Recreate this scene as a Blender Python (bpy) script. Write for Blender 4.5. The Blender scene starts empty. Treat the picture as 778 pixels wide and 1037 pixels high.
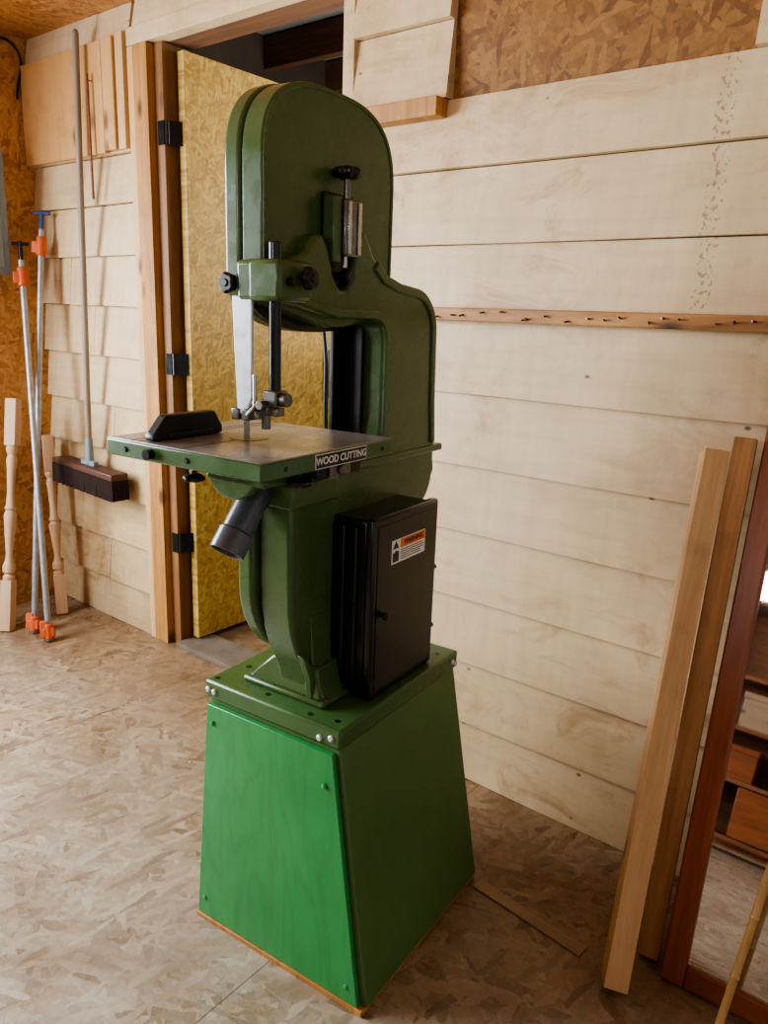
import bpy, bmesh, math, random
from mathutils import Vector, Matrix, Quaternion
random.seed(7)
COL=bpy.context.scene.collection
def srgb(r,g,b):
    f=lambda c:(c/255/12.92) if c/255<=.04045 else ((c/255+.055)/1.055)**2.4
    return (f(r),f(g),f(b),1)
# ------------------------------------------------------------ materials
class NT:
    def __init__(s,name):
        s.m=bpy.data.materials.new(name); s.m.use_nodes=True; s.t=s.m.node_tree
        s.b=s.t.nodes['Principled BSDF']
    def n(s,t,**k):
        nd=s.t.nodes.new(t)
        for a,v in k.items(): setattr(nd,a,v)
        return nd
    def l(s,a,b): s.t.links.new(a,b)
    def math(s,op,a,b=None):
        nd=s.n('ShaderNodeMath',operation=op)
        for i,x in enumerate((a,b)):
            if x is None: continue
            if isinstance(x,(int,float)): nd.inputs[i].default_value=x
            else: s.l(x,nd.inputs[i])
        return nd.outputs[0]
    def ramp(s,fac,stops,interp='LINEAR'):
        nd=s.n('ShaderNodeValToRGB'); cr=nd.color_ramp; cr.interpolation=interp
        while len(cr.elements)<len(stops): cr.elements.new(.5)
        for e,(p,c) in zip(cr.elements,stops):
            e.position=p; e.color=c if len(c)==4 else (*c,1)
        s.l(fac,nd.inputs[0]); return nd.outputs[0]
    def mix(s,f,a,b,mode='MIX'):
        nd=s.n('ShaderNodeMixRGB',blend_type=mode)
        for i,x in enumerate((f,a,b)):
            if isinstance(x,(int,float)): nd.inputs[i].default_value=x
            elif isinstance(x,tuple): nd.inputs[i].default_value=x
            else: s.l(x,nd.inputs[i])
        return nd.outputs[0]
    def coord(s,scale=(1,1,1),rot=(0,0,0),src=None):
        if src is None: src=s.n('ShaderNodeTexCoord').outputs['Object']
        mp=s.n('ShaderNodeMapping'); mp.inputs['Scale'].default_value=scale; mp.inputs['Rotation'].default_value=rot
        s.l(src,mp.inputs[0]); return mp.outputs[0]
    def noise(s,vec,scale,detail=4,rough=.55,dist=0):
        nd=s.n('ShaderNodeTexNoise'); nd.inputs['Scale'].default_value=scale; nd.inputs['Detail'].default_value=detail
        nd.inputs['Roughness'].default_value=rough; nd.inputs['Distortion'].default_value=dist
        s.l(vec,nd.inputs['Vector']); return nd.outputs['Fac']
    def bump(s,h,strength=.3,dist=.002):
        nd=s.n('ShaderNodeBump'); nd.inputs['Strength'].default_value=strength; nd.inputs['Distance'].default_value=dist
        s.l(h,nd.inputs['Height']); s.l(nd.outputs[0],s.b.inputs['Normal'])
    def setc(s,c):
        if isinstance(c,tuple): s.b.inputs['Base Color'].default_value=c
        else: s.l(c,s.b.inputs['Base Color'])
    def rough(s,r):
        if isinstance(r,(int,float)): s.b.inputs['Roughness'].default_value=r
        else: s.l(r,s.b.inputs['Roughness'])
def K(c,k): return (c[0]*k,c[1]*k,c[2]*k,1)
def paint(name,c,rough=.4,var=.25,metal=0,scale=12,spec=.5,bump=.05):
    t=NT(name); v=t.coord(); n=t.noise(v,scale,5)
    t.setc(t.ramp(n,[(.3,K(c,1-var)),(.7,K(c,1+var*.6))]))
    t.rough(t.ramp(t.noise(v,scale*2.3,3),[(.3,(rough*.8,)*3),(.7,(min(1,rough*1.25),)*3)]))
    t.b.inputs['Metallic'].default_value=metal; t.b.inputs['Specular IOR Level'].default_value=spec
    t.bump(t.noise(v,160,2),bump,.001); return t.m
def wood(name,c1,c2,axis=2,scale=1.0,rough=.55,knots=True):
    t=NT(name); sc=[14,14,14]; sc[axis]=.9
    v=t.coord(tuple(x*scale for x in sc)); n=t.noise(v,1.6,6,.6,1.2)
    w=t.noise(t.coord(tuple(x*scale*5 for x in sc)),2,3)
    f=t.math('ADD',t.math('MULTIPLY',n,.75),t.math('MULTIPLY',w,.25))
    c=t.ramp(f,[(.3,c2),(.5,K([(a+b)/2 for a,b in zip(c1,c2)],1)),(.68,c1)])
    if knots:
        vo=t.n('ShaderNodeTexVoronoi'); s2=[9,9,9]; s2[axis]=4; t.l(t.coord(tuple(s2)),vo.inputs['Vector']); vo.inputs['Scale'].default_value=1
        k=t.ramp(vo.outputs['Distance'],[(.07,(0,0,0)),(.19,(1,1,1))])
        c=t.mix(k,K(c2,.35),c)
        sm=t.ramp(t.noise(t.coord((6,6,6)),1.5,6,.7),[(.52,(0,0,0)),(.70,(1,1,1))]); c=t.mix(t.math('MULTIPLY',sm,.3),c,K(c2,.5))
    t.setc(c); t.rough(rough); t.bump(w,.25,.001); return t.m
def osb(name,cols,plane,fs=1.0,rough=.6,wear=None):
    t=NT(name); o=t.n('ShaderNodeTexCoord').outputs['Object']
    sp=t.n('ShaderNodeSeparateXYZ'); t.l(o,sp.inputs[0]); cb=t.n('ShaderNodeCombineXYZ')
    i={'x':0,'y':1,'z':2}; t.l(sp.outputs[i[plane[0]]],cb.inputs[0]); t.l(sp.outputs[i[plane[1]]],cb.inputs[1])
    base0=cb.outputs[0]
    nn=t.n('ShaderNodeTexNoise'); nn.inputs['Scale'].default_value=18; nn.inputs['Detail'].default_value=5; nn.inputs['Roughness'].default_value=.65; t.l(base0,nn.inputs['Vector'])
    mm=t.n('ShaderNodeVectorMath',operation='SCALE'); t.l(nn.outputs['Color'],mm.inputs[0]); mm.inputs['Scale'].default_value=.024
    ad=t.n('ShaderNodeVectorMath',operation='ADD'); t.l(base0,ad.inputs[0]); t.l(mm.outputs[0],ad.inputs[1]); base=ad.outputs[0]
    out=None; hh=None
    for k,(ang,thr) in enumerate([(12,0),(74,.52),(130,.58),(35,.62),(160,.66),(98,.72)]):
        v=t.n('ShaderNodeTexVoronoi',voronoi_dimensions='2D'); v.inputs['Scale'].default_value=1
        mp=t.coord((11*fs,50*fs,1),(0,0,0),t.coord((1,1,1),(0,0,math.radians(ang)),base)); t.l(mp,v.inputs['Vector'])
        s=t.n('ShaderNodeSeparateColor'); t.l(v.outputs['Color'],s.inputs[0])
        n=len(cols); c=t.ramp(s.outputs[0],[(j/(n-1),cc) for j,cc in enumerate(cols)])
        if out is None: out=c; hh=s.outputs[2]
        else:
            f=t.math('GREATER_THAN',s.outputs[1],thr); out=t.mix(f,out,c); hh=t.mix(f,hh,s.outputs[2])
    fine=t.noise(t.coord((1,1,1),(0,0,.3),base0),70,5,.7); out=t.mix(.4,out,t.ramp(fine,[(.3,(.3,)*3),(.62,(1,1,1))]),'MULTIPLY')
    t.rough(rough)
    if wear:
        w=t.noise(base0,1.1,6,.65,.6); w2=t.noise(base0,7,7,.75)
        m=t.ramp(t.math('ADD',t.math('MULTIPLY',w,.45),t.math('MULTIPLY',w2,.55)),[(.38,(0,0,0)),(.60,(1,1,1))])
        m2=t.math('MULTIPLY',m,wear[1]); out=t.mix(m2,out,wear[0])
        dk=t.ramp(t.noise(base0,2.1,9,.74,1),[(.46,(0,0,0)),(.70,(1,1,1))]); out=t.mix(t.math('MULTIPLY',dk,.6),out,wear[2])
        sc=t.ramp(t.noise(t.coord((3,40,1),(0,0,.5),base0),1.5,5,.7),[(.60,(0,0,0)),(.68,(1,1,1))]); out=t.mix(t.math('MULTIPLY',sc,.15),out,srgb(210,206,200))
        xs,ys=sp.outputs[0],sp.outputs[1]
        for src,val in ((xs,-2.24),(xs,-1.02)):
            ln=t.math('LESS_THAN',t.math('ABSOLUTE',t.math('SUBTRACT',src,val)),.0018); out=t.mix(t.math('MULTIPLY',ln,.6),out,srgb(70,54,40))
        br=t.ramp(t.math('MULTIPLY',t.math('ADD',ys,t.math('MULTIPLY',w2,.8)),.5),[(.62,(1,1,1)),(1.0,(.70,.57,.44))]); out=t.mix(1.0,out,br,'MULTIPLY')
        t.rough(t.ramp(w2,[(.35,(rough*.6,)*3),(.7,(rough*1.4,)*3)]))
    t.setc(out); t.bump(hh,.15,.0015); return t.m

M={}
M['green']=paint('olive_green_enamel',srgb(74,98,54),.27,.16,0,9)
M['green_stand']=paint('green_sheet_metal',srgb(68,102,54),.32,.12,0,7)
M['green_side']=paint('green_cabinet_side',srgb(84,118,64),.40,.10,0,5)
M['black']=paint('satin_black',srgb(24,24,27),.22,.2)
M['blackp']=paint('black_plastic',srgb(18,18,19),.36,.2)
M['steel']=paint('bright_steel',srgb(190,190,186),.3,.15,.9,40)
M['bolt']=paint('zinc_bolt',srgb(222,222,220),.35,.08,.25,40)
M['darksteel']=paint('dark_steel',srgb(124,121,116),.34,.25,.85,40)
M['galv']=paint('galvanised_pipe',srgb(165,168,172),.4,.2,.6,30)
M['guard']=paint('pale_painted_guard',srgb(205,208,210),.35,.1,.35,20)
M['dust']=paint('grey_plastic_port',srgb(92,95,100),.25,.25)
M['orange']=paint('orange_paint',srgb(204,92,46),.5,.2)
M['greypanel']=paint('grey_enamel',srgb(128,140,148),.45,.08)
M['sill']=paint('worn_grey_sill',srgb(112,100,86),.6,.25)
M['white']=paint('white_label',srgb(235,235,230),.5,.05)
M['labelblack']=paint('black_label',srgb(12,12,12),.4,.05)
M['labelorange']=paint('orange_label',srgb(240,125,35),.5,.05)
M['bristle']=paint('dark_bristles',srgb(52,36,30),.85,.4,0,90,.3,.8)
M['pine']=wood('pale_pine',srgb(226,190,140),srgb(194,148,98))
M['pine2']=wood('knotty_pine',srgb(200,152,98),srgb(154,106,62))
M['scrap']=wood('grey_offcut',srgb(166,142,112),srgb(140,114,86),0)
M['golden']=wood('golden_fir',srgb(200,148,82),srgb(152,100,48))
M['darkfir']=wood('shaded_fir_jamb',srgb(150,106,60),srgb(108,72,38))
M['weathered']=wood('weathered_ledge',srgb(204,150,88),srgb(122,78,42),0)
M['maple']=wood('turned_maple',srgb(222,188,152),srgb(190,152,116),2,.5,.5,False)
M['redwood']=wood('reddish_frame',srgb(164,92,48),srgb(108,52,26),2,1,.3,False)
M['redwood_x']=wood('reddish_frame_x',srgb(150,86,48),srgb(100,50,26),0,1,.3,False)
M['handle']=wood('broom_handle_wood',srgb(160,144,128),srgb(124,108,94),2,1,.5,False)
M['broomblock']=wood('dark_broom_block',srgb(96,62,48),srgb(60,38,30),0,1,.5,False)
M['bamboo']=wood('bamboo',srgb(214,174,114),srgb(180,136,82),2,1,.35,False)
M['ply']=wood('plywood_panel',srgb(216,172,116),srgb(194,144,90),2,.3,.6)
M['furn']=wood('brown_furniture',srgb(148,94,58),srgb(92,54,32),0,1,.4,False)
M['joist']=wood('brown_joist',srgb(126,86,58),srgb(78,52,36),0,1,.7,False)
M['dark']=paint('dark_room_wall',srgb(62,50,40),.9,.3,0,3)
M['paleceil']=paint('pale_grey_ceiling',srgb(150,146,138),.9,.25,0,3)
M['backing']=paint('dark_sheathing',srgb(70,52,38),.9,.3,0,6)  # dark tone chosen to deepen the shadow lines in the siding gaps
t=NT('green_stained_plywood'); n=t.noise(t.coord((5,5,.9)),1.6,4,.5,.8)
sg=t.math('FRACT',t.math('MULTIPLY',n,8)); sg=t.math('ABSOLUTE',t.math('SUBTRACT',sg,.5))
t.setc(t.mix(.5,t.ramp(sg,[(0,srgb(46,126,66)),(.2,srgb(50,142,74)),(.5,srgb(54,148,78))]),t.ramp(t.noise(t.coord(),3,5,.65),[(.3,srgb(44,130,66)),(.7,srgb(72,162,92))]))); t.rough(.30); t.bump(t.noise(t.coord(),90,2),.08,.001); M['kelly']=t.m
t=NT('cast_iron_table'); v=t.coord(); n=t.noise(v,9,6,.65); s=t.noise(t.coord((3,160,3)),1,3)
t.setc(t.mix(.2,t.ramp(n,[(.33,srgb(138,134,128)),(.5,srgb(160,159,158)),(.7,srgb(186,188,190))]),t.ramp(s,[(.3,(.45,)*3),(.7,(1,1,1))]),'MULTIPLY'))
t.b.inputs['Metallic'].default_value=.35; t.rough(t.ramp(n,[(.3,(.36,)*3),(.7,(.20,)*3)])); M['table']=t.m
t=NT('mirror_glass'); t.setc((.86,.88,.88,1)); t.b.inputs['Metallic'].default_value=1; t.rough(.02); M['mirror']=t.m
# siding
t=NT('dirty_cream_siding'); v=t.coord()
a=t.noise(v,1.5,7,.62,.6); b=t.noise(t.coord((1,1,1.8)),4.0,8,.72,1.0); c=t.noise(t.coord((30,30,2)),1,4); c2=t.noise(t.coord((2,2,24)),1.4,5,.6)
base=t.ramp(a,[(.3,srgb(194,164,124)),(.47,srgb(217,192,152)),(.68,srgb(232,210,174))])
st=t.ramp(b,[(.52,(0,0,0)),(.70,(1,1,1))])
msk=t.ramp(t.noise(v,1.3,3),[(.40,(0,0,0)),(.60,(1,1,1))]); st=t.math('MULTIPLY',t.math('MULTIPLY',st,msk),.75)
base=t.mix(st,base,srgb(172,126,80))
sm=t.ramp(t.noise(v,9,8,.8,.5),[(.58,(0,0,0)),(.72,(1,1,1))]); base=t.mix(t.math('MULTIPLY',sm,.22),base,srgb(140,112,84))
base=t.mix(.18,base,t.ramp(c,[(.35,(.55,.47,.38)),(.65,(1,1,1))]),'MULTIPLY')
base=t.mix(.16,base,t.ramp(c2,[(.36,(.6,.49,.38)),(.55,(1,1,1))]),'MULTIPLY')
vo=t.n('ShaderNodeTexVoronoi'); vo.inputs['Scale'].default_value=6; t.l(t.coord((1,1,1.6)),vo.inputs['Vector'])
dots=t.ramp(vo.outputs['Distance'],[(.03,(1,1,1)),(.055,(0,0,0))]); base=t.mix(t.math('MULTIPLY',dots,.8),base,srgb(84,60,42))
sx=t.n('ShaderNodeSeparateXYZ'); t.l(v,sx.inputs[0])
lo=t.ramp(sx.outputs[2],[(.0,(.52,.42,.31)),(.5,(.80,.72,.60)),(1.1,(1,1,1))]); base=t.mix(.6,base,lo,'MULTIPLY')  # painted light falloff: siding colour darkens towards the floor
band=t.math('LESS_THAN',t.math('ABSOLUTE',t.math('ADD',sx.outputs[0],.555)),.02)
nz=t.noise(t.coord((60,1,50)),1.6,3); dr=t.math('MULTIPLY',band,t.ramp(nz,[(.54,(0,0,0)),(.60,(1,1,1))])); hi=t.math('GREATER_THAN',sx.outputs[2],1.42)
base=t.mix(t.math('MULTIPLY',t.math('MULTIPLY',dr,hi),.6),base,srgb(120,82,50))
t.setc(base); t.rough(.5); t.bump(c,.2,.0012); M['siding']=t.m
M['osb_wall']=osb('osb_orange_wall',[srgb(116,74,34),srgb(144,98,48),srgb(162,116,62),srgb(128,86,40)],'xz',1.35)
M['osb_left']=osb('osb_left_wall',[srgb(152,98,52),srgb(192,136,80),srgb(206,154,98),srgb(176,120,66)],'yz',1.4)
M['osb_ceil']=osb('osb_ceiling',[srgb(152,98,52),srgb(192,136,80),srgb(206,152,96),srgb(178,120,66)],'xy',1.4)
M['osb_door']=osb('osb_yellow_door',[srgb(156,120,50),srgb(186,150,68),srgb(202,170,88),srgb(164,128,56)],'yz',2.0)
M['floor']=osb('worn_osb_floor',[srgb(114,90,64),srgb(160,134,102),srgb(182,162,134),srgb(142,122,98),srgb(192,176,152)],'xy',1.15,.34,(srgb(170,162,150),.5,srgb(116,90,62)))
# ------------------------------------------------------------ mesh helpers
def box(bm,x0,x1,y0,y1,z0,z1):
    v=[bm.verts.new(p) for p in [(x0,y0,z0),(x1,y0,z0),(x1,y1,z0),(x0,y1,z0),(x0,y0,z1),(x1,y0,z1),(x1,y1,z1),(x0,y1,z1)]]
    for f in [(0,3,2,1),(4,5,6,7),(0,1,5,4),(1,2,6,5),(2,3,7,6),(3,0,4,7)]: bm.faces.new([v[i] for i in f])
def frustum(bm,b,tp,z0,z1):
    v=[bm.verts.new(p) for p in [(b[0],b[2],z0),(b[1],b[2],z0),(b[1],b[3],z0),(b[0],b[3],z0),(tp[0],tp[2],z1),(tp[1],tp[2],z1),(tp[1],tp[3],z1),(tp[0],tp[3],z1)]]
    for f in [(0,3,2,1),(4,5,6,7),(0,1,5,4),(1,2,6,5),(2,3,7,6),(3,0,4,7)]: bm.faces.new([v[i] for i in f])
def basis(d):
    d=Vector(d).normalized(); a=Vector((0,0,1)) if abs(d.z)<.9 else Vector((1,0,0))
    x=d.cross(a).normalized(); return x,d.cross(x).normalized(),d
def lathe(bm,p0,d,prof,seg=24,lobes=0,amp=0):
    x,y,d=basis(d); p0=Vector(p0); rings=[]
    for (h,r) in prof:
        ring=[]
        for i in range(seg):
            a=2*math.pi*i/seg; rr=r*(1+amp*math.cos(lobes*a)) if lobes else r
            ring.append(bm.verts.new(p0+d*h+x*rr*math.cos(a)+y*rr*math.sin(a)))
        rings.append(ring)
    for A,B in zip(rings,rings[1:]):
        for i in range(seg): bm.faces.new([A[i],A[(i+1)%seg],B[(i+1)%seg],B[i]])
    bm.faces.new(rings[0][::-1]); bm.faces.new(rings[-1])
def cyl(bm,p0,p1,r,r1=None,seg=20):
    p0=Vector(p0);p1=Vector(p1); lathe(bm,p0,p1-p0,[(0,r),((p1-p0).length,r if r1 is None else r1)],seg)
def prism(bm,pts,a,b,axis='x'):
    mk={'x':lambda p,t:(t,p[0],p[1]),'y':lambda p,t:(p[0],t,p[1]),'z':lambda p,t:(p[0],p[1],t)}[axis]
    A=[bm.verts.new(mk(p,a)) for p in pts];B=[bm.verts.new(mk(p,b)) for p in pts]
    n=len(pts)
    for i in range(n): bm.faces.new([A[i],A[(i+1)%n],B[(i+1)%n],B[i]])
    bm.faces.new(A[::-1]); bm.faces.new(B)
def strip(bm,o1,i1,w0,w1):
    n=len(o1)
    A=[bm.verts.new((w0,p[0],p[1])) for p in o1];B=[bm.verts.new((w1,p[0],p[1])) for p in o1];C=[bm.verts.new((w1,p[0],p[1])) for p in i1];D=[bm.verts.new((w0,p[0],p[1])) for p in i1]
    for i in range(n-1):
        for P,Q in ((A,B),(B,C),(C,D)): bm.faces.new([P[i],P[i+1],Q[i+1],Q[i]])
    bm.faces.new([A[0],B[0],C[0],D[0]]); bm.faces.new([A[-1],D[-1],C[-1],B[-1]])
def beam(bm,p0,p1,wx,wy,ref=(0,1,0)):
    p0=Vector(p0);p1=Vector(p1);d=(p1-p0).normalized(); r=Vector(ref); x=d.cross(r).normalized(); y=x.cross(d).normalized()
    vs=[]
    for p in (p0,p1):
        for sx,sy in ((-1,-1),(1,-1),(1,1),(-1,1)): vs.append(bm.verts.new(p+x*wx/2*sx+y*wy/2*sy))
    for f in [(0,3,2,1),(4,5,6,7),(0,1,5,4),(1,2,6,5),(2,3,7,6),(3,0,4,7)]: bm.faces.new([vs[i] for i in f])
def fin(name,bm,mat,parent=None,bevel=0,smooth=30,label=None,seg=2):
    bmesh.ops.recalc_face_normals(bm,faces=bm.faces)
    me=bpy.data.meshes.new(name); bm.to_mesh(me); bm.free()
    me.materials.append(mat)
    if smooth:
        me.polygons.foreach_set('use_smooth',[True]*len(me.polygons)); me.set_sharp_from_angle(angle=math.radians(smooth))
    o=bpy.data.objects.new(name,me); COL.objects.link(o)
    if parent: o.parent=parent
    if bevel:
        b=o.modifiers.new('bevel','BEVEL'); b.width=bevel; b.segments=seg; b.limit_method='ANGLE'; b.angle_limit=math.radians(35)
    if label: o['label']=label
    return o
def NB(): return bmesh.new()
def thing(o,label,cat,group=None):
    o['label']=label; o['category']=cat
    if group: o['group']=group
    return o
def empty(name,loc=(0,0,0),rz=0):
    e=bpy.data.objects.new(name,None); e.empty_display_size=.1; e.location=loc; e.rotation_euler=(0,0,rz); COL.objects.link(e); return e
def struct(o): o['kind']='structure'; return o
def arc(cx,cz,r,a0,a1,n,rz=None,ex=1.0):
    out=[]
    for i in range(n+1):
        a=math.radians(a0+(a1-a0)*i/n); c,s=math.cos(a),math.sin(a)
        sc=lambda v: math.copysign(abs(v)**ex,v)
        out.append((cx+r*sc(c),cz+(rz or r)*sc(s)))
    return out
def meshtext(name,body,size,loc,rot,mat,parent,off=.012):
    cu=bpy.data.curves.new(name,'FONT'); cu.body=body; cu.size=size; cu.extrude=.0003; cu.align_x='CENTER'; cu.align_y='CENTER'; cu.offset=size*off
    tmp=bpy.data.objects.new(name+'_tmp',cu); COL.objects.link(tmp); bpy.context.view_layer.update()
    me=bpy.data.meshes.new_from_object(tmp.evaluated_get(bpy.context.evaluated_depsgraph_get())); bpy.data.objects.remove(tmp)
    me.materials.clear(); me.materials.append(mat); me.name=name
    o=bpy.data.objects.new(name,me); COL.objects.link(o); o.parent=parent; o.location=loc; o.rotation_euler=rot
    return o
def tube(name,pts,r,mat):
    cu=bpy.data.curves.new(name,'CURVE'); cu.dimensions='3D'; cu.bevel_depth=r; s=cu.splines.new('BEZIER'); s.bezier_points.add(len(pts)-1)
    for bp,p in zip(s.bezier_points,pts): bp.co=p; bp.handle_left_type=bp.handle_right_type='AUTO'
    tmp=bpy.data.objects.new('tmp',cu); COL.objects.link(tmp); bpy.context.view_layer.update()
    me=bpy.data.meshes.new_from_object(tmp.evaluated_get(bpy.context.evaluated_depsgraph_get())); bpy.data.objects.remove(tmp); me.materials.clear(); me.materials.append(mat)
    o=bpy.data.objects.new(name,me); COL.objects.link(o); return o
# ------------------------------------------------------------ room
W=1.848; XL=-3.42; ZC=2.44
zs=[0,.186,.380,.578,.780,.974,1.176,1.378,1.573,1.765,1.94,2.13,2.32,ZC]
def course(bm,x0,x1,z0,z1,seed=0,off=0,dy0=0):
    rr=random.Random(seed); n=max(2,int((x1-x0)/.25))
    xsx=[x0+(x1-x0)*i/n for i in range(n+1)]
    rings=[]
    for x in xsx:
        dz=rr.uniform(-.0014,.0014)+off; dy=rr.uniform(-.002,.002)+dy0
        p=[(W-.024+dy,z0+.0025+dz),(W-.0235+dy,z0+.007+off),(W-.002,z1+.0005+off),(W+.019,z1+.0005+off),(W+.019,z0+.0025+dz)]
        rings.append([bm.verts.new((x,y,z)) for y,z in p])
    for A,B in zip(rings,rings[1:]):
        for i in range(5): bm.faces.new([A[i],A[(i+1)%5],B[(i+1)%5],B[i]])
    bm.faces.new(rings[0][::-1]);bm.faces.new(rings[-1])
bm=NB(); rj=random.Random(3)
for i in range(len(zs)-1):
    z0,z1=zs[i],zs[i+1]
    xj=rj.uniform(-3.2,-2.85); o1_=rj.uniform(-.001,.001)
    course(bm,XL,xj-.0012,z0,z1,i,o1_,0); course(bm,xj+.0012,-2.675-rj.uniform(0,.010),z0,z1,i+7,o1_-.001,-.001)
    if z0<1.93: course(bm,-1.60,1.6,z0,z1,i+50)
    else:
        course(bm,-.51,1.6,z0,z1,i+80); course(bm,-1.60,-1.27,z0,z1,i+90)
        if z0>2.3: course(bm,-2.655,-1.60,z0,z1,i+30)
struct(fin('wall_back',bm,M['siding'],smooth=0))
bm=NB(); box(bm,XL,-2.55,W+.02,W+.12,0,ZC); box(bm,-1.60,-1.0,W+.02,W+.12,0,1.94); box(bm,-1.0,1.6,W+.04,W+.12,0,ZC); box(bm,-1.0,1.6,W+.02,W+.04,0,1.935); box(bm,-1.6,-1.27,W+.02,W+.12,1.94,ZC); box(bm,-2.55,-1.6,W+.02,W+.12,2.33,ZC); box(bm,-.51,1.6,W+.02,W+.04,1.935,ZC)
struct(fin('wall_sheathing',bm,M['backing'],smooth=0))
bm=NB(); box(bm,-1.28,-.50,W+.012,W+.0395,1.90,ZC); struct(fin('wall_patch',bm,M['osb_wall'],smooth=0))
bm=NB(); box(bm,XL-.1,XL,-3.3,-1.1,0,ZC); box(bm,XL-.1,XL,.9,W+.12,0,ZC); box(bm,XL-.1,XL,-1.1,.9,0,.75); box(bm,XL-.1,XL,-1.1,.9,2.15,ZC)
struct(fin('wall_left',bm,M['osb_left'],smooth=0))
bm=NB(); box(bm,XL-.1,2.2,-3.4,4.3,-.05,0); struct(fin('floor',bm,M['floor'],smooth=0))
bm=NB(); box(bm,XL-.1,1.7,-3.4,W+.02,ZC,ZC+.05); struct(fin('ceiling',bm,M['osb_ceil'],smooth=0))
bm=NB(); box(bm,XL-.1,2.2,-3.4,-3.3,0,.95); box(bm,XL-.1,-1.4,-3.4,-3.3,.95,ZC);box(bm,.1,2.2,-3.4,-3.3,.95,ZC);box(bm,-1.4,.1,-3.4,-3.3,2.2,ZC)
struct(fin('wall_front',bm,M['osb_wall'],smooth=0))
b=NB()
for x in (-1.4,-.92,-.42,.06): box(b,x,x+.04,-3.36,-3.3,.95,2.2)
for z in (.95,1.55,2.16): box(b,-1.4,.1,-3.36,-3.3,z,z+.04)
struct(fin('window_1',b,M['redwood_x'],smooth=0))
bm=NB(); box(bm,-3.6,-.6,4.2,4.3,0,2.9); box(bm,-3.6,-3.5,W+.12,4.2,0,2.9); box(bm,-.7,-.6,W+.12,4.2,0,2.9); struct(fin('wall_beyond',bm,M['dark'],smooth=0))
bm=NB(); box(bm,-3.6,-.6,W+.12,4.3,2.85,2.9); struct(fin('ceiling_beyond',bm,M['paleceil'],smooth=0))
for i,y in enumerate((2.25,2.75,3.25,3.75)):
    bm=NB(); box(bm,-3.5,-.7,y,y+.05,2.68,2.84); struct(fin('trim_%d'%(i+10),bm,M['joist'],smooth=0))
bm=NB(); box(bm,-2.05,-1.96,W+.12,4.2,2.52,2.67); struct(fin('trim_14',bm,M['joist'],smooth=0))
def tb(n,x0,x1,y0,y1,z0,z1,m,bev=.002):
    b=NB(); box(b,x0,x1,y0,y1,z0,z1); return struct(fin('trim_%d'%n,b,M[m],bevel=bev,smooth=0))
tb(1,-2.675,-2.642,W-.032,W+.02,0,2.285,'pine'); tb(2,-2.640,-2.556,W-.034,W+.12,0,2.285,'golden')
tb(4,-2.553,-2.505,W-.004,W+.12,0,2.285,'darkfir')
tb(5,-2.675,-1.60,W-.033,W+.02,2.287,2.345,'siding'); tb(6,-1.64,-1.598,W-.018,W+.12,0,2.285,'siding')
tb(7,-2.505,-1.64,W-.03,W+.13,0,.022,'sill'); tb(9,-2.505,-1.64,W+.02,W+.12,2.285,2.33,'joist')
b=NB(); box(b,-1.60,-1.275,W-.058,W-.003,1.895,1.942); struct(fin('trim_8',b,M['golden'],bevel=.003,smooth=0))
# door
XD=-2.452
door=NB(); box(door,XD-.036,XD,W+.048,W+.89,.03,2.262); door=struct(fin('door_1',door,M['osb_door'],bevel=.002,smooth=0))
for z in (1.99,1.17,.45):
    b=NB(); box(b,-2.535,-2.500,W-.010,W-.0045,z-.04,z+.04); fin('hinge_leaf',b,M['black'],door)
    b=NB(); cyl(b,(-2.494,W-.000,z-.04),(-2.494,W-.000,z+.04),.009); fin('hinge_knuckle',b,M['black'],door)
    b=NB(); beam(b,(-2.492,W+.004,z),(-2.470,W+.048,z),.08,.004,(1,0,0)); fin('hinge_leaf',b,M['black'],door)
b=NB(); box(b,XD,XD+.02,W+.80,W+.825,1.0,1.22); fin('door_handle',b,M['joist'],door,bevel=.003)
for k,(x,dx) in enumerate(((-1.715,-.006),(-1.672,.004))):
    thing(tube('hanging_cable',[(-1.642,W+.05+.04*k,1.56-.04*k),(x,W+.03,1.50),(x+dx,W+.02,1.2),(x,W+.02,.85),(x+dx,W+.03,.55)],.008,M['blackp']),'thick black cable hanging down beside the door jamb','cable','cables hanging in the doorway')
# wall ledge
b=NB(); box(b,-1.30,1.2,W-.045,W-.012,1.374,1.409); ledge=thing(fin('wall_ledge',b,M['weathered'],bevel=.003,smooth=0),'narrow golden-brown wood rail nailed across the cream siding','wooden rail')
for i in range(18):
    x=-1.24+i*.048+random.uniform(-.02,.02); b=NB(); zz=1.392+random.uniform(-.010,.010); cyl(b,(x,W-.045,zz),(x+random.uniform(-.006,.006),W-.056,zz+random.uniform(-.004,.004)),.0024,.0024,8); fin('nail',b,M['black'],ledge)
b=NB(); box(b,XL+.005,-2.82,W-.047,W-.018,1.945,2.33); thing(fin('plywood_sheet',b,M['ply'],bevel=.002,smooth=0),'square plywood sheet fixed over the cream siding','plywood sheet')
b=NB(); box(b,-2.81,-2.74,W-.052,W-.018,1.95,2.33); thing(fin('plywood_strip',b,M['ply'],bevel=.002,smooth=0),'narrow vertical plywood strip beside the plywood sheet','plywood strip')
b=NB(); box(b,-2.735,-2.688,W-.042,W-.018,1.95,2.34); thing(fin('plywood_strip',b,M['pine'],bevel=.002,smooth=0),'pale vertical plywood strip beside the door frame','plywood strip')
b=NB(); cyl(b,(-2.885,W-.066,2.22),(-2.885,W-.066,1.78),.005); cyl(b,(-2.885,W-.047,2.2),(-2.885,W-.071,2.2),.002)
thing(fin('wooden_dowel',b,M['furn']),'thin brown wooden dowel hanging from a nail by the plywood','dowel')
e=empty('breaker_box',(XL,1.47,1.74)); b=NB(); box(b,.001,.07,-.2,.2,-.25,.25); fin('enclosure',b,M['greypanel'],e,.006)
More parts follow.
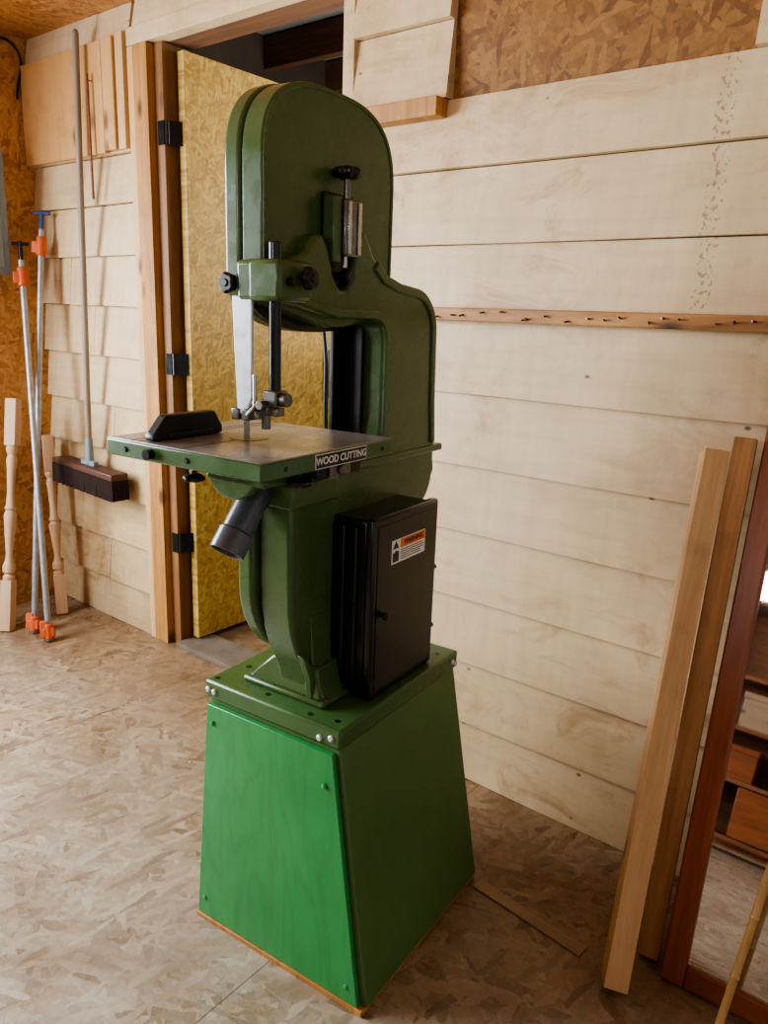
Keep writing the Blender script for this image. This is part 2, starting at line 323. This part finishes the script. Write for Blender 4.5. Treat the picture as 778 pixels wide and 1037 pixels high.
b=NB(); box(b,.07,.078,-.17,.17,-.22,.22); fin('front_door',b,M['greypanel'],e,.004); thing(e,'grey steel breaker box mounted on the OSB wall','breaker box')
thing(tube('electrical_cable',[(XL+.02,1.2,2.36),(XL+.02,1.55,2.34),(XL+.012,1.78,2.40),(XL+.012,1.78,2.2)],.005,M['blackp']),'black electrical cable running along the OSB wall','cable')
# ------------------------------------------------------------ BANDSAW
PHI=.085
S=empty('bandsaw',(-.8528,.9828,0),PHI)
thing(S,'tall olive green two-wheel bandsaw on a tapered green cabinet stand','bandsaw')
ZP=.613
b=NB(); frustum(b,(-.396,.080,.004,.49),(-.357,-.006,.008,.462),.012,ZP-.04)
stand=fin('stand',b,M['green_side'],S,.004)
b=NB(); box(b,-.364,0,0,.469,ZP-.042,ZP)
top=fin('stand_top',b,M['green_stand'],S,.006)
b=NB()
v=[(-.394,.0035,.014),(.064,.0035,.014),(-.014,.0065,ZP-.052),(-.352,.0065,ZP-.052)]
A=[b.verts.new((x,y-.001,z)) for x,y,z in v];B=[b.verts.new((x,y-.013,z)) for x,y,z in v]
for i in range(4): b.faces.new([A[i],A[(i+1)%4],B[(i+1)%4],B[i]])
b.faces.new(A[::-1]);b.faces.new(B)
fin('front_panel',b,M['kelly'],stand,.0015,label='bright kelly green plywood panel')
b=NB(); box(b,-.398,.076,-.012,.488,0,.012); fin('base_board',b,M['golden'],stand,.001,label='thin orange-brown wooden base strip')
for x,z in [(-.335,.52),(-.03,.49),(.035,.05),(-.37,.06)]:
    b=NB(); lathe(b,(x,-.0085,z),(0,-1,0),[(0,.006),(.002,.006),(.0035,.003)],12); fin('screw',b,M['kelly'],stand)
for p,d in [((-.352,0,ZP-.02),(0,-1,0)),((-.335,0,ZP-.022),(0,-1,0)),((-.05,0,ZP-.028),(0,-1,0)),((-.022,0,ZP-.02),(0,-1,0)),((0,.44,ZP-.02),(1,0,0)),((0,.455,ZP-.03),(1,0,0))]:
    b=NB(); lathe(b,p,d,[(0,.0065),(.003,.0065),(.005,.004)],12); fin('bolt',b,M['bolt'],top)
for p in [(-.345,.02),(-.09,.02),(-.33,.44),(-.03,.42),(-.21,.03),(-.33,.1),(-.03,.03)]:
    b=NB(); lathe(b,(p[0],p[1],ZP),(0,0,1),[(0,.006),(.0006,.006)],14); fin('bolt_hole',b,M['labelblack'],top)
lo=[(-.005,1.085),(.515,1.085),(.515,1.03)]+arc(.425,1.03,.09,0,-75,8)+[(.36,.93),(.30,.88),(.26,.80),(.24,.70),(.25,.64),(.055,.64),(.048,.67)]+[(.035,.70),(.018,.735),(.004,.775),(-.004,.82),(-.006,.88),(-.006,.96)]
b=NB(); prism(b,lo,-.200,-.122); low=fin('lower_frame',b,M['green'],S,.012,40,seg=4)
b=NB(); prism(b,[(-.022,1.075),(.29,1.075)]+arc(.13,.86,.16,0,-90,12,.17)+arc(.13,.86,.152,-90,-180,14,.17),-.243,-.203); fin('lower_wheel_cover',b,M['green'],S,.012,seg=4)
b=NB(); box(b,-.208,-.105,-.015,.525,1.078,1.094); fin('frame_flange',b,M['green'],low,.003)
b=NB(); box(b,-.21,-.105,-.02,.12,1.03,1.08); fin('trunnion_seat',b,M['green'],low,.006)
b=NB(); prism(b,[(.02,.73),(.05,.70),(.09,.685),(.09,ZP+.01),(.05,ZP+.01),(.045,.67)],-.128,-.108)
prism(b,[(-.122,.80),(-.115,.70),(-.090,.64),(-.078,ZP+.01),(-.125,ZP+.01)],.055,.12,'y'); fin('foot_web',b,M['green'],low,.005)
b=NB(); frustum(b,(-.285,-.088,.05,.26),(-.220,-.105,.058,.24),ZP+.012,.69); box(b,-.295,-.078,.045,.27,ZP,ZP+.013)
fin('foot',b,M['green'],low,.005)
for p in [(-.28,.065),(-.090,.06)]:
    b=NB(); lathe(b,(p[0],p[1],ZP+.013),(0,0,1),[(0,.008),(.006,.008)],6); fin('foot_bolt',b,M['darksteel'],low)
# arm casting
pts=[(-.077,1.398),(-.080,1.462),(-.02,1.468),(.015,1.480),(.045,1.512),(.065,1.516),(.082,1.492),(.098,1.450),(.118,1.424),(.138,1.424),(.152,1.450),(.168,1.505),(.184,1.534),(.20,1.526),(.225,1.49),(.26,1.463),(.32,1.447)]
pts+=arc(.377,1.343,.098,82,0,10)+[(.482,1.20),(.488,1.13),(.498,1.086),(.26,1.086),(.262,1.12),(.268,1.18)]+[(.268,1.32)]+arc(.225,1.33,.043,10,90,5)+[(.11,1.372),(.0,1.392)]
b=NB(); prism(b,pts,-.182,-.110); arm=fin('frame_arm',b,M['green'],S,.008,seg=3)
b=NB(); strip(b,[(.235,1.482),(.265,1.459),(.32,1.445)]+arc(.377,1.343,.096,82,0,10)+[(.479,1.20),(.489,1.10)],[(.222,1.466),(.257,1.441),(.315,1.427)]+arc(.377,1.343,.078,82,0,10)+[(.462,1.20),(.472,1.10)],-.112,-.1045)
fin('arm_rim',b,M['green'],arm,.003)
b=NB(); strip(b,[(.0,1.394),(.11,1.375),(.225,1.375)]+arc(.228,1.332,.042,88,5,6)+[(.271,1.18),(.265,1.10)],[(.0,1.408),(.112,1.389),(.228,1.390)]+arc(.228,1.332,.058,88,5,6)+[(.286,1.18),(.281,1.10)],-.112,-.1045)
fin('arm_rim',b,M['green'],arm,.003)
b=NB(); box(b,-.15,-.080,-.085,.0,1.397,1.463); fin('post_boss',b,M['green'],arm,.008)
for z in (1.29,1.13):
    b=NB(); cyl(b,(-.135,.475,z),(-.135,.494,z),.006); fin('pin',b,M['green'],arm)
b=NB(); box(b,-.205,-.155,.255,.266,1.094,1.40); fin('blade_return_guard',b,M['blackp'],S,.002)
b=NB(); box(b,-.215,-.205,.225,.262,1.094,1.40); fin('blade_return_guard',b,M['blackp'],S,.002)
# upper housing
uc,RU,ZTP,RT,EX=.131,.193,1.603,.157,.70
b=NB(); prism(b,[(uc-RU,1.398),(.05,1.375)]+arc(uc,1.43,RU,-90,0,14,.075)+arc(uc,ZTP,RU,0,180,48,RT,EX),-.1835,-.137); hs=fin('upper_wheel_housing',b,M['green'],S,.005,seg=3)
def arch(r): return arc(uc,ZTP,r,0,180,48,RT+(r-RU),EX)+arc(uc,1.43,r,180,360,30,.085,.9)
b=NB(); prism(b,arch(RU+.0025),-.221,-.1855); fin('upper_wheel_cover',b,M['green'],S,.007,seg=4)
b=NB(); prism(b,arch(RU-.004),-.188,-.180); fin('cover_seam',b,M['black'],hs)
b=NB(); strip(b,[(uc-RU+.002,1.40)]+arc(uc,ZTP,RU-.002,180,0,46,RT-.002,EX)+[(uc+RU-.002,1.45)],[(uc-RU+.009,1.40)]+arc(uc,ZTP,RU-.009,180,0,46,RT-.009,EX)+[(uc+RU-.009,1.45)],-.1375,-.1345)
fin('housing_rim',b,M['green'],hs,.0012)
def knob(p,d,r,h,par,name='knob',lobes=6,stem=.0,mat='blackp'):
    b=NB(); d=Vector(d)
    if stem: cyl(b,p,Vector(p)+d*stem,.005)
    lathe(b,Vector(p)+d*stem,d,[(0,r*.55),(h*.25,r*.9),(h*.4,r),(h*.75,r),(h,r*.8)],48,lobes,.09)
    lathe(b,Vector(p)+d*(stem+h),d,[(0,r*.4),(h*.12,r*.35)],20)
    return fin(name,b,M[mat],par,.001,40)
knob((-.20,uc-RU-.004,1.425),(0,-1,0),.017,.018,S,'cover_knob',5,.002)
# tension assembly
b=NB(); box(b,-.135,-.104,uc-.042,uc-.020,1.47,1.582); tb_=fin('tension_bracket',b,M['green'],S,.003)
b=NB(); box(b,-.136,-.126,uc-.042,uc+.044,1.418,1.590); fin('recess_shade_plate',b,M['blackp'],tb_,.003)  # black plate standing in for the deep shade in the arm's V
b=NB(); box(b,-.126,-.096,uc-.018,uc+.030,1.482,1.580); fin('slide_block',b,M['darksteel'],tb_,.004)
b=NB(); box(b,-.096,-.093,uc-.014,uc-.004,1.486,1.576); fin('slide_rail',b,M['steel'],tb_,.001)
b=NB(); box(b,-.096,-.093,uc+.016,uc+.026,1.486,1.576); fin('slide_rail',b,M['steel'],tb_,.001)
b=NB(); cyl(b,(-.099,uc+.006,1.49),(-.099,uc+.006,1.572),.006); fin('slide_spring',b,M['darksteel'],tb_)
b=NB(); cyl(b,(-.112,uc+.004,1.578),(-.112,uc+.004,1.617),.006); fin('tension_screw',b,M['darksteel'],tb_)
knob((-.112,uc+.004,1.614),(0,0,1),.025,.020,tb_,'tension_knob',8)
b=NB(); lathe(b,(-.126,uc,1.448),(1,0,.0),[(0,.007),(.016,.007),(.018,.015),(.028,.015),(.032,.011)],32,6,.1); fin('tracking_knob',b,M['blackp'],tb_)
b=NB(); cyl(b,(-.112,uc,1.484),(-.112,uc,1.462),.005); fin('tracking_stud',b,M['steel'],tb_)
# guide post & lock knob
b=NB(); cyl(b,(-.12,-.05,1.235),(-.12,-.05,1.492),.0105); fin('guide_post',b,M['black'],S,.002)
knob((-.081,-.028,1.435),(1,0,0),.018,.02,arm,'lock_knob',5,.006)
b=NB(); cyl(b,(-.081,-.062,1.428),(-.066,-.062,1.428),.007); fin('boss_bolt',b,M['blackp'],arm)
b=NB(); v=[(-.198,1.405),(-.152,1.405),(-.154,1.235),(-.167,1.205),(-.188,1.205)]
prism(b,v,-.072,-.066,'y'); fin('blade_guard',b,M['guard'],S,.002,label='pale grey sheet-metal blade guard')
b=NB(); cyl(b,(-.148,-.070,1.275),(-.148,-.070,1.222),.0035); fin('guard_rod',b,M['steel'],S)
b=NB(); cyl(b,(-.148,-.070,1.222),(-.160,-.078,1.205),.0035); fin('guard_rod',b,M['steel'],S)
b=NB(); box(b,-.1806,-.1794,-.064,-.050,1.10,1.42); fin('blade',b,M['steel'],S)
b=NB(); box(b,-.135,-.105,-.066,-.034,1.222,1.25); gd=fin('upper_guide',b,M['darksteel'],S,.003)
b=NB(); box(b,-.195,-.11,-.055,-.035,1.205,1.22); box(b,-.20,-.183,-.075,-.04,1.195,1.215); box(b,-.176,-.16,-.075,-.04,1.195,1.215); fin('guide_holder',b,M['darksteel'],gd,.002)
b=NB(); cyl(b,(-.18,-.034,1.21),(-.18,-.020,1.21),.016); fin('thrust_bearing',b,M['steel'],gd,.001)
b=NB(); cyl(b,(-.205,-.06,1.205),(-.15,-.06,1.205),.007); fin('guide_pin',b,M['steel'],gd,.001)
b=NB(); cyl(b,(-.105,-.05,1.235),(-.090,-.05,1.235),.012); fin('guide_bolt',b,M['darksteel'],gd,.001)
b=NB(); lathe(b,(-.13,-.066,1.225),(0,-1,0),[(0,.009),(.014,.009)],6); fin('guide_bolt',b,M['darksteel'],gd,.001)
b=NB(); cyl(b,(-.145,-.045,1.18),(-.145,-.045,1.206),.008);fin('guide_bolt',b,M['darksteel'],gd,.001)
# table
ZT=1.16
b=NB(); box(b,-.3605,.0,-.2165,.1435,ZT-.030,ZT-.001); tbl=fin('table',b,M['green_stand'],S,.003)
b=NB(); box(b,-.358,-.002,-.214,.141,ZT-.002,ZT+.0006); fin('table_surface',b,M['table'],tbl,.0008,label='worn grey machined iron top with brown wear')
for x0,x1,y1 in ((-.181,-.179,-.08),(-.30,-.2985,.14),(-.282,-.2805,.14)):
    b=NB(); box(b,x0,x1,-.214,y1,ZT+.0006,ZT+.0010); fin('table_slot',b,M['labelblack'],tbl)
b=NB(); lathe(b,(-.18,-.052,ZT+.0004),(0,0,1),[(0,.0345),(.0005,.0345)],40); fin('insert_ring',b,M['labelblack'],tbl)
b=NB(); lathe(b,(-.18,-.052,ZT+.0006),(0,0,1),[(0,.033),(.0008,.033)],40); fin('table_insert',b,M['table'],tbl)
b=NB(); box(b,-.3,-.06,-.16,.09,ZT-.042,ZT-.028); fin('table_web',b,M['green'],tbl,.006)
for x in (-.31,-.16):
    b=NB(); lathe(b,(x,-.2165,ZT-.016),(0,-1,0),[(0,.005),(.003,.004)],10); fin('table_bolt',b,M['blackp'],tbl)
for u in (-.16,.11):
    b=NB(); lathe(b,(.0,u,ZT-.016),(1,0,0),[(0,.004),(.002,.003)],10); fin('table_bolt',b,M['blackp'],tbl)
b=NB(); lathe(b,(-.245,-.2165,ZT-.016),(0,-1,0),[(0,.009),(.012,.009)],12); fin('leveling_pin',b,M['black'],tbl)
b=NB(); box(b,.0,.0012,-.088,.056,ZT-.0275,ZT-.003); fin('table_label',b,M['white'],tbl,label='black label with white letters')
b=NB(); box(b,.0012,.0016,-.0865,.0545,ZT-.0262,ZT-.0043); fin('label_field',b,M['labelblack'],tbl)
meshtext('label_text','WOOD CUTTING',.0175,(.0018,-.016,ZT-.0153),(math.pi/2,0,math.pi/2),M['white'],tbl,.02)
def half(cy,r,z): return [(cy+r*math.cos(a),z-r*math.sin(a)) for a in [math.pi*i/14 for i in range(15)]]
for u0 in (-.10,.04):
    b=NB(); prism(b,[(-.18+p,q) for p,q in half(0,.065,ZT-.04)],u0,u0+.02,'y'); fin('trunnion',b,M['green'],tbl,.004)
b=NB(); box(b,-.24,-.10,-.10,.08,1.085,1.10); fin('trunnion_bracket',b,M['green'],tbl,.004)
knob((-.20,-.165,1.115),(0,0,-1),.018,.012,tbl,'trunnion_knob',6,.006)
knob((-.080,-.03,1.12),(0,0,-1),.021,.016,tbl,'trunnion_knob',6,.02)
b=NB(); cyl(b,(-.09,.03,1.112),(-.03,.03,1.112),.009); fin('tilt_lock',b,M['darksteel'],tbl,.002)
b=NB(); box(b,-.05,-.035,.0,.06,1.10,1.128); fin('tilt_lock_plate',b,M['darksteel'],tbl,.002)
b=NB(); box(b,-.14,-.04,-.03,.10,1.098,1.125); fin('tilt_scale',b,M['black'],tbl,.003)
# dust port: open-ended round tube
b=NB(); p0=Vector((-.185,-.012,1.075)); p1=Vector((-.190,-.102,.956)); d=(p1-p0); L=d.length
x_,y_,dn=basis(d); rings=[]
for h,r in [(0,.024),(L*.2,.028),(L*.70,.029),(L*.73,.033),(L,.033),(L,.029),(L*.45,.026)]:
    rings.append([b.verts.new(p0+dn*h+x_*r*math.cos(2*math.pi*i/32)+y_*r*math.sin(2*math.pi*i/32)) for i in range(32)])
for A,B in zip(rings,rings[1:]):
    for i in range(32): b.faces.new([A[i],A[(i+1)%32],B[(i+1)%32],B[i]])
fin('dust_port',b,M['dust'],S,0,40,label='grey angled round dust port')
# black belt cover box
bw0,bw1,bu0,bu1,bz1=-.140,-.022,.125,.375,1.000
b=NB(); box(b,bw0,bw1-.017,bu0+.004,bu1-.004,ZP+.003,bz1-.006); bx=fin('belt_cover',b,M['black'],S,.006,label='black sheet-metal belt cover box')
b=NB(); box(b,bw1-.021,bw1,bu0,bu1,ZP+.002,bz1); fin('cover_lid',b,M['black'],bx,.006)
b=NB(); box(b,bw1,bw1+.0015,bu0+.014,bu1-.014,ZP+.018,bz1-.018); fin('lid_panel',b,M['black'],bx,.001)
for w in (bw0+.012,bw0+.042,bw0+.072):
    b=NB(); box(b,w-.007,w+.007,bu0-.004,bu0+.006,ZP+.02,bz1-.02); fin('cover_rib',b,M['black'],bx,.004,seg=3)
knob((bw1+.001,.16,.795),(1,0,0),.008,.010,bx,'cover_latch',5,.004)
for z in (.70,.84):
    b=NB(); cyl(b,(bw1-.008,bu1,z),(bw1-.008,bu1+.008,z),.006); fin('cover_hinge',b,M['black'],bx)
fx=bw1+.0015; uo=-.028
b=NB(); box(b,fx,fx+.0007,.215+uo,.345+uo,.894,.944); fin('warning_label',b,M['white'],bx,label='orange and white warning label')
b=NB(); box(b,fx+.0007,fx+.0011,.247+uo,.343+uo,.924,.942); fin('warning_band',b,M['labelorange'],bx)
meshtext('warning_text','WARNING',.0155,(fx+.0015,.298+uo,.933),(math.pi/2,0,math.pi/2),M['labelblack'],bx)
b=NB(); prism(b,[(p+uo,q+.002) for p,q in [(.219,.896),(.241,.896),(.241,.916),(.230,.920),(.224,.914),(.219,.918)]],fx+.0007,fx+.0012); fin('warning_pictogram',b,M['labelblack'],bx)
b=NB(); prism(b,[(.219+uo,.926),(.241+uo,.926),(.23+uo,.942)],fx+.0007,fx+.0012); fin('warning_triangle',b,M['labelblack'],bx)
b=NB()
for i in range(5): box(b,fx+.0007,fx+.0011,.249+uo,.249+uo+random.uniform(.07,.092),.918-i*.0047,.9198-i*.0047)
fin('warning_small_print',b,M['darksteel'],bx)['kind']='stuff'
# mitre gauge
mg=empty('mitre_gauge',Matrix.Translation((-.8528,.9828,0))@Matrix.Rotation(PHI,4,'Z')@Vector((-.268,-.118,ZT+.0012)),PHI)
b=NB(); prism(b,[(-.082,0),(.078,0),(.078,.014),(.060,.042),(-.052,.042),(-.082,.010)],-.012,.012); fin('gauge_head',b,M['blackp'],mg,.004)
b=NB(); box(b,.0,.016,-.05,.05,0,.012); fin('gauge_base',b,M['blackp'],mg,.003)
thing(mg,'black angled mitre gauge lying on the bandsaw table','mitre gauge')
# ------------------------------------------------------------ broom
br=empty('push_broom',(-2.99,1.760,.70)); thing(br,'push broom hung bristles down against the cream siding','broom')
b=NB(); cyl(b,(0,0,.03),(.070,.006,1.66),.0125); lathe(b,(.070,.006,1.66),(.045,.004,1),[(0,.0125),(.008,.009),(.012,.004)],16); fin('broom_handle',b,M['handle'],br)
b=NB(); cyl(b,(0,0,.02),(.004,.001,.13),.018,.015); box(b,-.05,.05,-.012,.012,.015,.035); fin('broom_socket',b,M['greypanel'],br,.002)
b=NB(); prism(b,[(-.23,0),(.23,-.02),(.23,.010),(-.23,.024)],-.045,.035,'y'); fin('broom_block',b,M['broomblock'],br,.005)
b=NB()
for i in range(80):
    for j in range(10):
        x=-.227+i*.00575+random.uniform(-.001,.001); y=-.043+j*.0083
        z=.0-(x+.24)*.042; cyl(b,(x,y,z),(x+random.uniform(-.002,.002),y+random.uniform(-.004,.002),z-.083+random.uniform(-.0015,.0015)),.0048,.0042,5)
fin('bristles',b,M['bristle'],br)['kind']='stuff'
# ------------------------------------------------------------ pipe clamps
M['bluesteel']=paint('blue_grey_paint',srgb(58,76,124),.4,.1)
def clamp(base,topp,lab,blue):
    base=Vector(base);topp=Vector(topp); d=(topp-base); L=d.length; q=d.to_track_quat('Z','Y')
    e=empty('pipe_clamp',base); e.rotation_mode='QUATERNION'; e.rotation_quaternion=q
    b=NB(); cyl(b,(0,0,.005),(0,0,L-.05),.0125); fin('pipe',b,M['galv'],e)
    b=NB(); box(b,-.025,.025,-.018,.018,.02,.06); box(b,.0,.032,-.016,.016,.02,.09); cyl(b,(0,0,.01),(0,0,.075),.020); fin('tail_jaw',b,M['orange'],e,.004)
    b=NB(); cyl(b,(0,0,L-.16),(0,0,L-.08),.020); box(b,-.012,.036,-.016,.016,L-.15,L-.10); fin('head_jaw',b,M['orange'],e,.004)
    b=NB(); cyl(b,(.0,0,L-.08),(.0,0,L+.03),.009); fin('clamp_screw',b,M['bluesteel'] if blue else M['black'],e)
    b=NB(); cyl(b,(-.035,0,L+.02),(.035,0,L+.02),.007); fin('clamp_handle',b,M['bluesteel'] if blue else M['black'],e,.002)
    thing(e,lab,'pipe clamp','pipe clamps leaning in the corner'); return e
clamp((-2.93,1.49,.0),(-3.315,1.695,1.60),'galvanised pipe clamp with orange jaws and black screw handle',False)
clamp((-3.055,1.49,.0),(-3.29,1.785,1.73),'galvanised pipe clamp with orange jaws and blue screw handle',True)
# ------------------------------------------------------------ balusters
def baluster(base,topp):
    base=Vector(base);topp=Vector(topp);d=topp-base;L=d.length
    e=empty('stair_baluster',base); e.rotation_mode='QUATERNION'; e.rotation_quaternion=d.to_track_quat('Z','Y')
    b=NB(); w=.024; box(b,-w,w,-w,w,.0,.22*L); fin('square_base',b,M['maple'],e,.002)
    prof=[(.22,.022),(.235,.024),(.245,.015),(.255,.024),(.28,.026),(.30,.017),(.33,.013),(.38,.017),(.47,.024),(.50,.026),(.52,.018),(.53,.024),(.545,.018),(.60,.015),(.70,.018),(.74,.022),(.76,.016),(.78,.024),(.80,.022)]
    b=NB(); lathe(b,(0,0,0),(0,0,1),[(h*L,r) for h,r in prof],28); fin('turned_shaft',b,M['maple'],e)
    b=NB(); box(b,-w,w,-w,w,.80*L,L); fin('square_top',b,M['maple'],e,.002)
    thing(e,'pale turned wooden stair baluster leaning against the OSB wall','baluster','balusters leaning in the corner')
baluster((-3.17,1.43,0),(-3.29,1.60,.98)); baluster((-3.18,1.69,0),(-3.34,1.765,.80)); baluster((-3.22,1.32,0),(-3.37,1.44,.80))
# ------------------------------------------------------------ leaning boards
def board(p0,p1,wx,wy,lab,ang,mat):
    p0=Vector(p0);p1=Vector(p1);d=p1-p0
    e=NB(); L=d.length; box(e,-wx/2,wx/2,-wy/2,wy/2,0,L)
    o=fin('leaning_board',e,mat,None,.002,0); o.location=p0; o.rotation_mode='QUATERNION'
    o.rotation_quaternion=d.to_track_quat('Z','Y')@Quaternion((0,0,1),ang)
    thing(o,lab,'board','pine boards leaning on the wall')
board((-.410,1.385,.012),(-.462,1.770,1.115),.050,.066,'pale planed pine board standing beside the saw, leaning on siding',.3,M['pine'])
board((-.385,1.525,.006),(-.404,1.783,1.15),.046,.050,'darker knotty pine board leaning between pale board and mirror',.1,M['pine2'])
# mirror
L=1.35; base=Vector((-.343,1.485,.004)); dz=Vector((-.026,.325,1.2)).normalized()
e=empty('framed_mirror',base); yv=dz.cross(Vector((1,0,0))).normalized(); xv=yv.cross(dz).normalized()
e.matrix_world=Matrix(((xv.x,yv.x,dz.x,base.x),(xv.y,yv.y,dz.y,base.y),(xv.z,yv.z,dz.z,base.z),(0,0,0,1)))
WM=.55; fw=.050
for a in ((0,fw,0,L),(WM-fw,WM,0,L)):
    b=NB(); box(b,a[0],a[1],-.015,.015,a[2],a[3]); fin('frame_stile',b,M['redwood'],e,.005)
for a in ((fw,WM-fw,0,fw),(fw,WM-fw,L-fw,L)):
    b=NB(); box(b,a[0],a[1],-.014,.014,a[2],a[3]); fin('frame_rail',b,M['redwood_x'],e,.005)
b=NB(); box(b,fw-.004,WM-fw+.004,-.004,.004,fw-.004,L-fw+.004); fin('mirror_glass',b,M['mirror'],e)
thing(e,'tall mirror in reddish-brown wood frame leaning on the siding','mirror')
b=NB(); p0=Vector((-.205,1.40,.008)); p1=Vector((-.12,1.66,1.0)); d=(p1-p0); Ls=d.length; prof=[]
for i in range(8):
    h=i*Ls/8; prof+=[(h,.008),(h+.004,.0098),(h+.008,.008)]
prof.append((Ls,.0075)); lathe(b,p0,d,prof,16); thing(fin('bamboo_stick',b,M['bamboo']),'thin bamboo stick propped in front of the framed mirror','stick')
b=NB(); beam(b,(-.80,1.46,.0025),(-.50,1.43,.0025),.035,.003,(0,0,1)); thing(fin('wood_scrap',b,M['scrap'],bevel=.001,smooth=0),'thin flat wood offcut lying on the OSB floor','wood scrap')
# reflected furniture
e=empty('wooden_shelf_unit',(-.55,-2.6,0))
for x in (-.9,.86):
    b=NB(); box(b,x,x+.04,-.2,.2,0,1.72); fin('side_panel',b,M['furn'],e,.003)
for z in (.08,.45,.8,1.15,1.69):
    b=NB(); box(b,-.86,.86,-.2,.2,z,z+.03); fin('shelf',b,M['furn'],e,.003)
b=NB(); box(b,-.86,.86,-.2,-.19,.1,1.69); fin('back_panel',b,M['furn'],e)
for x in (-.60,-.14,.34):
    b=NB(); box(b,x-.17,x+.17,.2,.215,.12,.44); fin('cabinet_door',b,M['redwood_x'],e,.004)
thing(e,'brown wooden shelf unit standing below the window','shelf unit')
for i,(x,z,wd,h,mt) in enumerate([(-.95,.481,.3,.22,'redwood_x'),(-.5,.481,.3,.28,'scrap'),(-.2,.831,.3,.2,'furn'),(-.8,.831,.35,.24,'scrap'),(-.6,1.181,.4,.25,'furn'),(-.1,.481,.3,.25,'furn')]):
    b=NB(); box(b,x-wd/2,x+wd/2,-2.7,-2.45,z,z+h); box(b,x-wd/2-.006,x+wd/2+.006,-2.706,-2.444,z+h-.04,z+h+.004); thing(fin('storage_box',b,M[mt],None,.004),'plain lidded wooden box standing on the brown shelf unit','box','storage boxes on the shelf unit')
# ------------------------------------------------------------ lights
def area(name,loc,target,sx,sy,power,col):
    l=bpy.data.lights.new(name,'AREA'); l.shape='RECTANGLE'; l.size=sx; l.size_y=sy; l.energy=power; l.color=col
    o=bpy.data.objects.new(name,l); COL.objects.link(o); o.location=loc
    o.rotation_euler=(Vector(target)-Vector(loc)).to_track_quat('-Z','Y').to_euler(); return o
area('window_daylight',(-3.38,-.1,1.45),(-1.2,.5,.2),1.9,1.35,190,(.84,.92,1))
area('front_daylight',(-.65,-3.42,1.6),(-1.0,1.5,1.3),1.6,1.3,115,(1,.975,.94))
area('beyond_daylight',(-1.1,3.4,1.9),(-2.5,2.4,.9),.9,1.2,26,(1,.95,.86))
area('beyond_fill',(-1.5,3.3,1.5),(-1.7,2.8,2.8),.6,.6,40,(1,.96,.9))  # added fill without a fixture, brightens the back room's beams and ceiling
w=bpy.data.worlds.new('world'); bpy.context.scene.world=w; w.use_nodes=True; w.node_tree.nodes['Background'].inputs[0].default_value=(.94,.97,1,1); w.node_tree.nodes['Background'].inputs[1].default_value=.60
try: bpy.context.scene.view_settings.look='AgX - Medium High Contrast'
except Exception: pass
# ------------------------------------------------------------ camera
f,p,r,yaw,H=775.,.2506,.0365,.9075,1.38
h=math.pi-yaw
F=Vector((math.cos(h)*math.cos(p),math.sin(h)*math.cos(p),-math.sin(p))); Rv=Vector((math.sin(h),-math.cos(h),0)); U=Rv.cross(F)
R2=Rv*math.cos(r)+U*math.sin(r); U2=U*math.cos(r)-Rv*math.sin(r)
cd=bpy.data.cameras.new('camera'); cd.sensor_fit='VERTICAL'; cd.sensor_height=36; cd.lens=36*f/1037; cd.clip_start=.02
co=bpy.data.objects.new('camera',cd); COL.objects.link(co)
co.matrix_world=Matrix(((R2.x,U2.x,-F.x,0),(R2.y,U2.y,-F.y,0),(R2.z,U2.z,-F.z,H),(0,0,0,1)))
bpy.context.scene.camera=co
